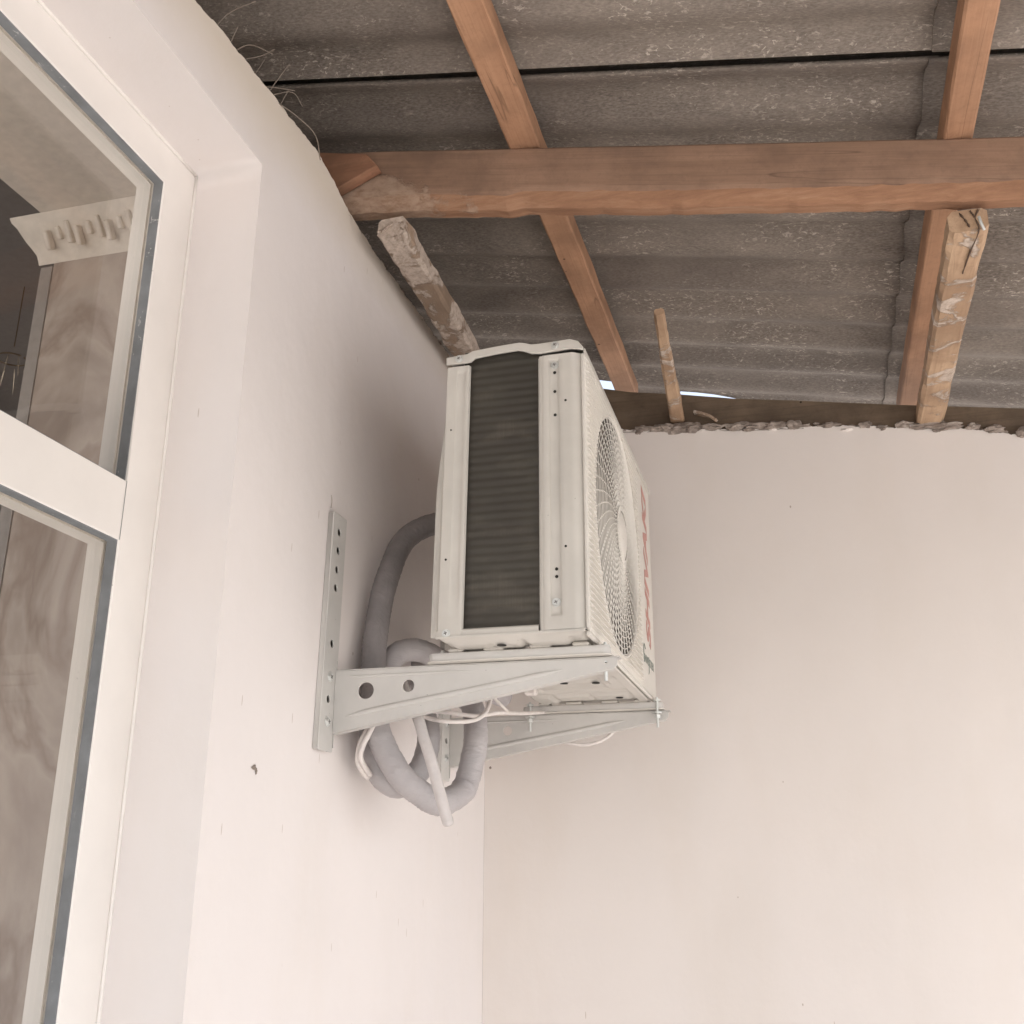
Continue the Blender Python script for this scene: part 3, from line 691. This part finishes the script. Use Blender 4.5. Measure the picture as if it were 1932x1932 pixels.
# front panel with round opening
GC = (2.402, .765); GR = .288
plate('front_panel', rrect(EY+.010, .4585, FY, 1.0745, .006), [circle(*GC, GR, 72)], .006, YZ(FRX-.002), FRONT, ac, .0015)
box('front_edge', (FRX-.006, EY+.004, .4635), (FRX+.0015, EY+.0115, 1.0715), FRONT, ac, .002)
vs = []; fs = []
NRB = 47
for i in range(NRB):
    z = .472+i*.0130
    if z > 1.066: break
    segs = []
    dz = abs(z-GC[1])
    y0 = EY+.007; y1 = 2.712
    if dz < GR+.004:
        h = math.sqrt((GR+.004)**2-dz**2); segs = [(y0, GC[0]-h), (GC[0]+h, y1)]
    else: segs = [(y0, y1)]
    for a, b in segs:
        if b-a < .004: continue
        ys = [a, a+.012, b] if a == y0 and b-a > .02 else [a, b]
        b0 = len(vs)
        for y in ys:
            curl = 0 if y > y0+.001 else -.006
            zz = z+(.006 if y <= y0+.001 else 0)
            vs += [(FRX+.0008+curl, y, zz-.0034), (FRX+.0080+curl, y, zz-.0016), (FRX+.0080+curl, y, zz+.0012), (FRX+.0008+curl, y, zz+.0032)]
        for k in range(len(ys)-1):
            for q in range(3):
                fs.append((b0+k*4+q, b0+k*4+q+1, b0+k*4+5+q, b0+k*4+4+q))
        fs.append((b0, b0+1, b0+2, b0+3)); e = b0+4*(len(ys)-1); fs.append((e+3, e+2, e+1, e))
mesh('panel_ribs', vs, fs, FRONT, ac, kind='stuff')
# rim, shroud, fan, grille
def ring(r, x, rad, seg=72, ss_=6, vs=None, fs=None):
    return tube_data([(x, GC[0]+r*math.cos(2*math.pi*i/seg), GC[1]+r*math.sin(2*math.pi*i/seg)) for i in range(seg)], rad, seg=ss_, smooth_n=0, closed=True, vs=vs, fs=fs)
v, f = ring(GR, FRX+.001, .005); mesh('grille_rim', v, f, FRONT, ac, True)
field('fan_shroud', lin(0, 2*math.pi, 65), [-.008, -.05, -.12], lambda a, d: (FRX+d, GC[0]+(GR+.002-.05*abs(d))*math.cos(a), GC[1]+(GR+.002-.05*abs(d))*math.sin(a)), SHROUD, ac)
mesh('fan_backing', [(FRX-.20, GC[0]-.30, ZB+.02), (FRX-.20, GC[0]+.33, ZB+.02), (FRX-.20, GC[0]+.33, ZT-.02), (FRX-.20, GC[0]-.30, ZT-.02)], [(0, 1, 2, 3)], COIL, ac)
def dome(r): return .010*(1-(r/GR)**2)+.006*(1-ss(.05, .09, r))
vs = []; fs = []
rr_ = lin(.070, GR-.006, 17)
for r in rr_: ring(r, FRX+.001+dome(r), .0015, 84, 4, vs, fs)
mesh('grille_rings', vs, fs, FRONT, ac, True, 'stuff')
vs = []; fs = []
for i in range(44):
    a0 = 2*math.pi*i/44
    pts = []
    for t in lin(0, 1, 10):
        r = .060+(GR-.004-.060)*t; a = a0+1.0*t-.35*t*t
        pts.append((FRX-.0005+dome(r), GC[0]+r*math.cos(a), GC[1]+r*math.sin(a)))
    tube_data(pts, .0021, seg=4, smooth_n=2, vs=vs, fs=fs, cap=False)
mesh('grille_spokes', vs, fs, FRONT, ac, True, 'stuff')
field('grille_hub', lin(0, 2*math.pi, 41), lin(.0001, 1, 8), lambda a, t: (FRX+.020-.010*t**3, GC[0]+.066*t*math.cos(a), GC[1]+.066*t*math.sin(a)), FRONT, ac)
fan = field('fan_hub', lin(0, 2*math.pi, 33), [0, .4, .9, 1, 1.001], lambda a, t: (FRX-.045-(.07 if t > 1 else .01*t*t), GC[0]+.062*min(t, 1)*math.cos(a), GC[1]+.062*min(t, 1)*math.sin(a)), FAN, ac)
for k in range(3):
    a0 = k*2.0944+.5
    field('fan_blade', lin(0, 1, 9), lin(0, 1, 9), lambda u, q: (FRX-.075-.05*(u-.5)+.02*q*u, GC[0]+(.06+.205*q)*math.cos(a0+(u-.35)*(1.35+.35*q)+.35*q), GC[1]+(.06+.205*q)*math.sin(a0+(u-.35)*(1.35+.35*q)+.35*q)), FAN, fan)
# lettering printed on the front panel
def text(body, size, M, mat, shear=0, offset=0, name='lettering'):
    cu = bpy.data.curves.new(name, 'FONT'); cu.body = body; cu.size = size; cu.shear = shear; cu.extrude = .0003; cu.offset = offset; cu.space_character = 1.0
    tmp = bpy.data.objects.new('tmp', cu); col.objects.link(tmp)
    dg = bpy.context.evaluated_depsgraph_get(); me = bpy.data.meshes.new_from_object(tmp.evaluated_get(dg)); bpy.data.objects.remove(tmp)
    xs = [v.co.x for v in me.vertices]; w0, w1 = min(xs), max(xs); me.transform(Matrix.Translation((-w0, 0, 0))); me['w'] = w1-w0
    me.materials.clear(); me.materials.append(mat); me.name = name
    return me, w1-w0
me, wd = text('SHIVAKI', .1, None, RED, .25, .0034, 'brand_lettering')
LZ0, LZ1 = .585, 1.045
s = (LZ1-LZ0)/wd
me.transform(frame_m((FRX+.0018, 2.895, LZ0), (0, 0, 1), (0, -1, 0), (1, 0, 0)) @ Matrix.Diagonal((s, 1.0, 1, 1)))
link(bpy.data.objects.new('brand_lettering', me), ac)
me, wd = text('NVERTER', .04, None, GREEN, .0, .0004, 'small_lettering')
s = .165/wd
me.transform(frame_m((FRX+.0018, 2.772, .531), (0, 1, 0), (0, 0, 1), (1, 0, 0)) @ Matrix.Diagonal((s, .78, 1, 1)))
lo = link(bpy.data.objects.new('small_lettering', me), ac)
tube('swash_letter', [(FRX+.0022, 2.790, .567), (FRX+.0022, 2.768, .578), (FRX+.0022, 2.757, .560), (FRX+.0022, 2.760, .528)], .0010, GREEN, lo, seg=4)
tube('swash_letter', [(FRX+.0022, 2.842, .555), (FRX+.0022, 2.846, .520), (FRX+.0022, 2.836, .508)], .0009, GREEN, lo, seg=4)
# base pan underside, pressed
def pan(y, x):
    z = .4515
    ex = min(ss(-.722, -.712, x), 1-ss(-.425, -.415, x)); ey = min(ss(EY, EY+.012, y), 1-ss(FY-.012, FY, y))
    z += .007*(1-min(ex, ey))
    z += .006*ss(.02, .08, abs(x+.57)-.03)*0
    for (cy, cx, wy, wx, d) in ((2.16, -.68, .035, .022, -.007), (2.17, -.60, .03, .03, -.008), (2.17, -.51, .03, .028, -.008), (2.17, -.445, .03, .018, -.006), (2.46, -.57, .13, .09, .007), (2.83, -.69, .05, .02, -.007),
                               (2.80, -.60, .03, .04, -.008), (2.80, -.50, .035, .04, -.008), (2.70, -.56, .02, .11, .005), (2.35, -.46, .12, .015, -.005), (2.62, -.46, .08, .02, -.006), (2.085, -.66, .02, .035, -.006), (2.085, -.585, .02, .022, -.007), (2.085, -.50, .02, .035, -.007)):
        q = min(ss(-wy-.014, -wy, y-cy)*(1-ss(wy, wy+.014, y-cy)), ss(-wx-.014, -wx, x-cx)*(1-ss(wx, wx+.014, x-cx))); z += d*q
    return (x, y, z)
field('base_pan', lin(EY-.0005, FY, 130), lin(-.724, -.412, 70), pan, CASING, ac)
box('base_lip', (-.724, EY-.002, .4565), (-.414, EY+.002, .462), CASING, ac, .001)
box('base_flange', (-.4125, EY+.004, .4475), (-.405, FY, .4575), FRONT, ac, .002)
box('base_flange', (-.440, EY+.10, .4435), (-.4145, FY-.05, .4495), CASING, ac, .002)
for x, y in ((-.585, 2.60), (-.505, 2.605), (-.595, 2.068), (-.56, 2.45), (-.48, 2.80)):
    bm = bmesh.new(); bmesh.ops.create_cone(bm, cap_ends=True, segments=16, radius1=.010, radius2=.010, depth=.001); bm.transform(Matrix.Translation((x, y, pan(y, x)[2]-.0015))); from_bm('drain_hole', bm, DARKHOLE, ac)
for y in (2.12, 2.9):
    for x0, x1 in ((-.722, -.690), (-.645, -.60), (-.545, -.50), (-.455, -.42)): box('foot_pad', (x0, y-.020, .4405), (x1, y+.02, .4500), CASING, ac, .003)
box('drain_spout', (-.69, 2.60, .428), (-.66, 2.63, .446), CABLE, ac, .004)

# ---------------------------------------------------------------- brackets
def bracket(ya, label):
    b = thing('wall_bracket', label, 'bracket', group='brackets holding the outdoor unit')
    holes = [circle(ya-.028+.0, z, .0085, 14) for z in (.727, .684, .640, .598, .472)] + [circle(ya-.028, .352, .008, 14)]
    sk = lambda pts: [(y+(z-.4)*.020, z) for y, z in pts]
    plate('rail', sk(rrect(ya-.062, .243, ya+.008, .768, .004)), [sk(h) for h in holes], .0035, YZ(-.9875), BRACKET, b, .0008)
    for yy in (ya-.0618, ya+.0045):
        mm = sk([(yy, .245), (yy+.0032, .245), (yy+.0032, .766), (yy, .766)])
        plate('rail_fold', mm, [], .0095, YZ(-.99425), BRACKET, b)
    plate('rail_hole_shade', sk(rrect(ya-.058, .247, ya+.004, .764)), [], .001, YZ(-.9985), SHROUD, b)  # dark sheet added behind the rail, stands for shade inside its holes
    out = [(-.9855, .2815), (-.9855, .4165), (-.3655, .4165), (-.3655, .402), (-.372, .3945)]
    plate('arm', out, [circle(-.9122, .3716, .0178, 28), circle(-.8154, .3778, .0130, 24), circle(-.389, .4085, .0030, 10)], .0035, XZ(ya), BRACKET, b, .0008)
    # pressed groove and folded flanges
    z_low = lambda x: .2800+(x+.9925)*(.3945-.2800)/(.9925-.372)
    tube('arm_groove', [(x, ya-.0005, z_low(x)+.032-.010*ss(-.99, -.5, x)) for x in lin(-.965, -.47, 16)], lambda t: .0062*min(1, 8*t+.1, 8*(1-t)+.1), BRACKET, b, smooth_n=2, seg=12, flat=1.0)
    tube('arm_groove', [(x, ya-.0002, .4035) for x in lin(-.975, -.62, 10)], lambda t: .0035*min(1, 8*t+.1, 3*(1-t)+.1), BRACKET, b, smooth_n=2, seg=10)
    field('arm_flange', lin(-.985, -.372, 12), [0, .002, .022], lambda x, q: (x, ya+q, z_low(x)+.0008*(q < .001)), BRACKET, b, False)
    box('arm_flange', (-.9925, ya-.0015, .4168), (-.3600, ya+.026, .4195), BRACKET, b, .0008)
    field('arm_gusset', lin(.252, .44, 5), [0, .5, 1], lambda z, q: (-.9945+.012*q, ya+.0005+.007*(1-q)**2, z), BRACKET, b)
    # bearing rail on top of the arm
    pts = rrect(-.7685, ya-.021, -.3785, ya+.021, .018, 5)
    plate('bearing_rail', pts, [], .017, frame_m((0, 0, .4320), (1, 0, 0), (0, 1, 0), (0, 0, 1)), BRACKET, b, .002)
    plate('bearing_lip', rrect(-.7715, ya-.0235, -.3755, ya+.0235, .019, 5), [], .0022, frame_m((0, 0, .4222), (1, 0, 0), (0, 1, 0), (0, 0, 1)), FRONT, b)
    for z in (.3995, .3045):
        screw(-.9855, ya-.0285, z, .0095, b, 'wall_bolt', 'x', True)
    for x in (-.745, -.392):
        bm = bmesh.new(); yy = ya-.010
        for r, z0, z1, n in ((.0035, .372, .452, 10), (.0085, .396, .405, 6), (.013, .4085, .4125, 18), (.010, .4412, .4462, 8)):
            bmesh.ops.create_cone(bm, cap_ends=True, segments=n, radius1=r, radius2=r, depth=z1-z0, matrix=Matrix.Translation((x, yy-(.012 if ya > 2.5 else -.022), (z0+z1)/2)))
        from_bm('carrier_bolt', bm, STEEL, b)
    return b
bracket(2.120, 'nearer grey steel wall bracket with long perforated rail under the outdoor unit')
bracket(2.900, 'farther grey steel wall bracket partly behind the insulated pipes')

# ---------------------------------------------------------------- pipes, cables
PA = [(-.76, 2.86, .93), (-.80, 2.78, .925), (-.86, 2.62, .900), (-.905, 2.50, .868), (-.948, 2.40, .795), (-.952, 2.30, .660), (-.957, 2.27, .550), (-.953, 2.25, .446), (-.926, 2.22, .3085), (-.873, 2.22, .210), (-.836, 2.26, .168), (-.802, 2.30, .149), (-.775, 2.38, .180), (-.765, 2.42, .255), (-.768, 2.45, .309), (-.800, 2.52, .39), (-.865, 2.56, .455), (-.93, 2.60, .50), (-.99, 2.64, .53)]
def wrink(t): return .0285*(1+.11*max(0, nz(t*95, 2, 2))*ss(.58, .64, t)*(1-ss(.74, .8, t))+.014*nz(t*30, 1, 1))
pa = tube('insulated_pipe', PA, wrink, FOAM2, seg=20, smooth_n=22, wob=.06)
pa.data.materials.append(FOAM_SHADE)
for q in pa.data.polygons: q.material_index = 1 if q.center.z > .43 and q.center.y < 2.9 and q.center.x < -.70 and q.index < 20*22*9 else 0  # upper run darkened by height, its weaker light put into the colour
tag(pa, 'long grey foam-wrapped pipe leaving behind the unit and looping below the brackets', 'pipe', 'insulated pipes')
PB = [(-.77, 2.70, .44), (-.81, 2.60, .455), (-.845, 2.50, .483), (-.872, 2.45, .502), (-.895, 2.36, .506), (-.935, 2.32, .480), (-.957, 2.29, .378), (-.962, 2.275, .285), (-.941, 2.28, .215), (-.901, 2.30, .186), (-.872, 2.36, .228), (-.875, 2.42, .308), (-.915, 2.48, .38), (-.96, 2.51, .44), (-1.0, 2.53, .47)]
tag(tube('insulated_pipe', PB, lambda t: .0275*(1+.02*nz(t*30, 4, 1)), FOAM2, seg=20, smooth_n=14, wob=.06), 'shorter grey foam-wrapped pipe arching over the near bracket arm and curling behind', 'pipe', 'insulated pipes')
# pale flat drain strip hanging in front, running down the wall
dr = [(-.86, 2.19, .40), (-.817, 2.18, .323), (-.795, 2.168, .272), (-.773, 2.16, .220), (-.742, 2.17, .112), (-.739, 2.175, .104)]
tag(tube('drain_hose', dr, .0122, TAPE, seg=14, smooth_n=10), 'pale drain hose hanging across the loop of the insulated pipe', 'hose')
def cable(pts, label, r=.0052, name='cable'): return tag(tube(name, pts, r, CABLE, seg=8, smooth_n=8), label, 'cable', 'white cables under the unit')
cable([(-.93, 2.26, .41), (-.897, 2.28, .362), (-.845, 2.30, .338), (-.794, 2.30, .326), (-.747, 2.35, .332), (-.728, 2.40, .358), (-.735, 2.47, .409), (-.74, 2.55, .45)], 'white cable sagging in a wide loop below the near bracket arm')
cable([(-.90, 2.34, .40), (-.864, 2.35, .364), (-.798, 2.36, .353), (-.750, 2.40, .350), (-.727, 2.50, .370), (-.72, 2.70, .396), (-.70, 2.86, .42)], 'white cable running almost level towards the far bracket')
cable([(-.74, 2.48, .44), (-.735, 2.50, .405), (-.72, 2.52, .386), (-.731, 2.62, .384)], 'short white cable dropping from the unit to the level cable', .004)
cable([(-.91, 2.19, .36), (-.937, 2.195, .301), (-.953, 2.195, .268), (-.958, 2.20, .228), (-.955, 2.25, .20)], 'white cable end curving down left of the pipes, nearer the wall', .0062)
cable([(-.90, 2.185, .35), (-.928, 2.185, .290), (-.942, 2.185, .262), (-.947, 2.19, .235), (-.945, 2.24, .205)], 'white cable end curving down left of the pipes, nearer the pipe loop', .0062)
cable([(-.70, 2.94, .385), (-.668, 2.93, .354), (-.63, 2.93, .340), (-.586, 2.93, .339), (-.541, 2.93, .355), (-.505, 2.94, .39)], 'white cable hanging in a shallow bow below the far bracket arm', .005)
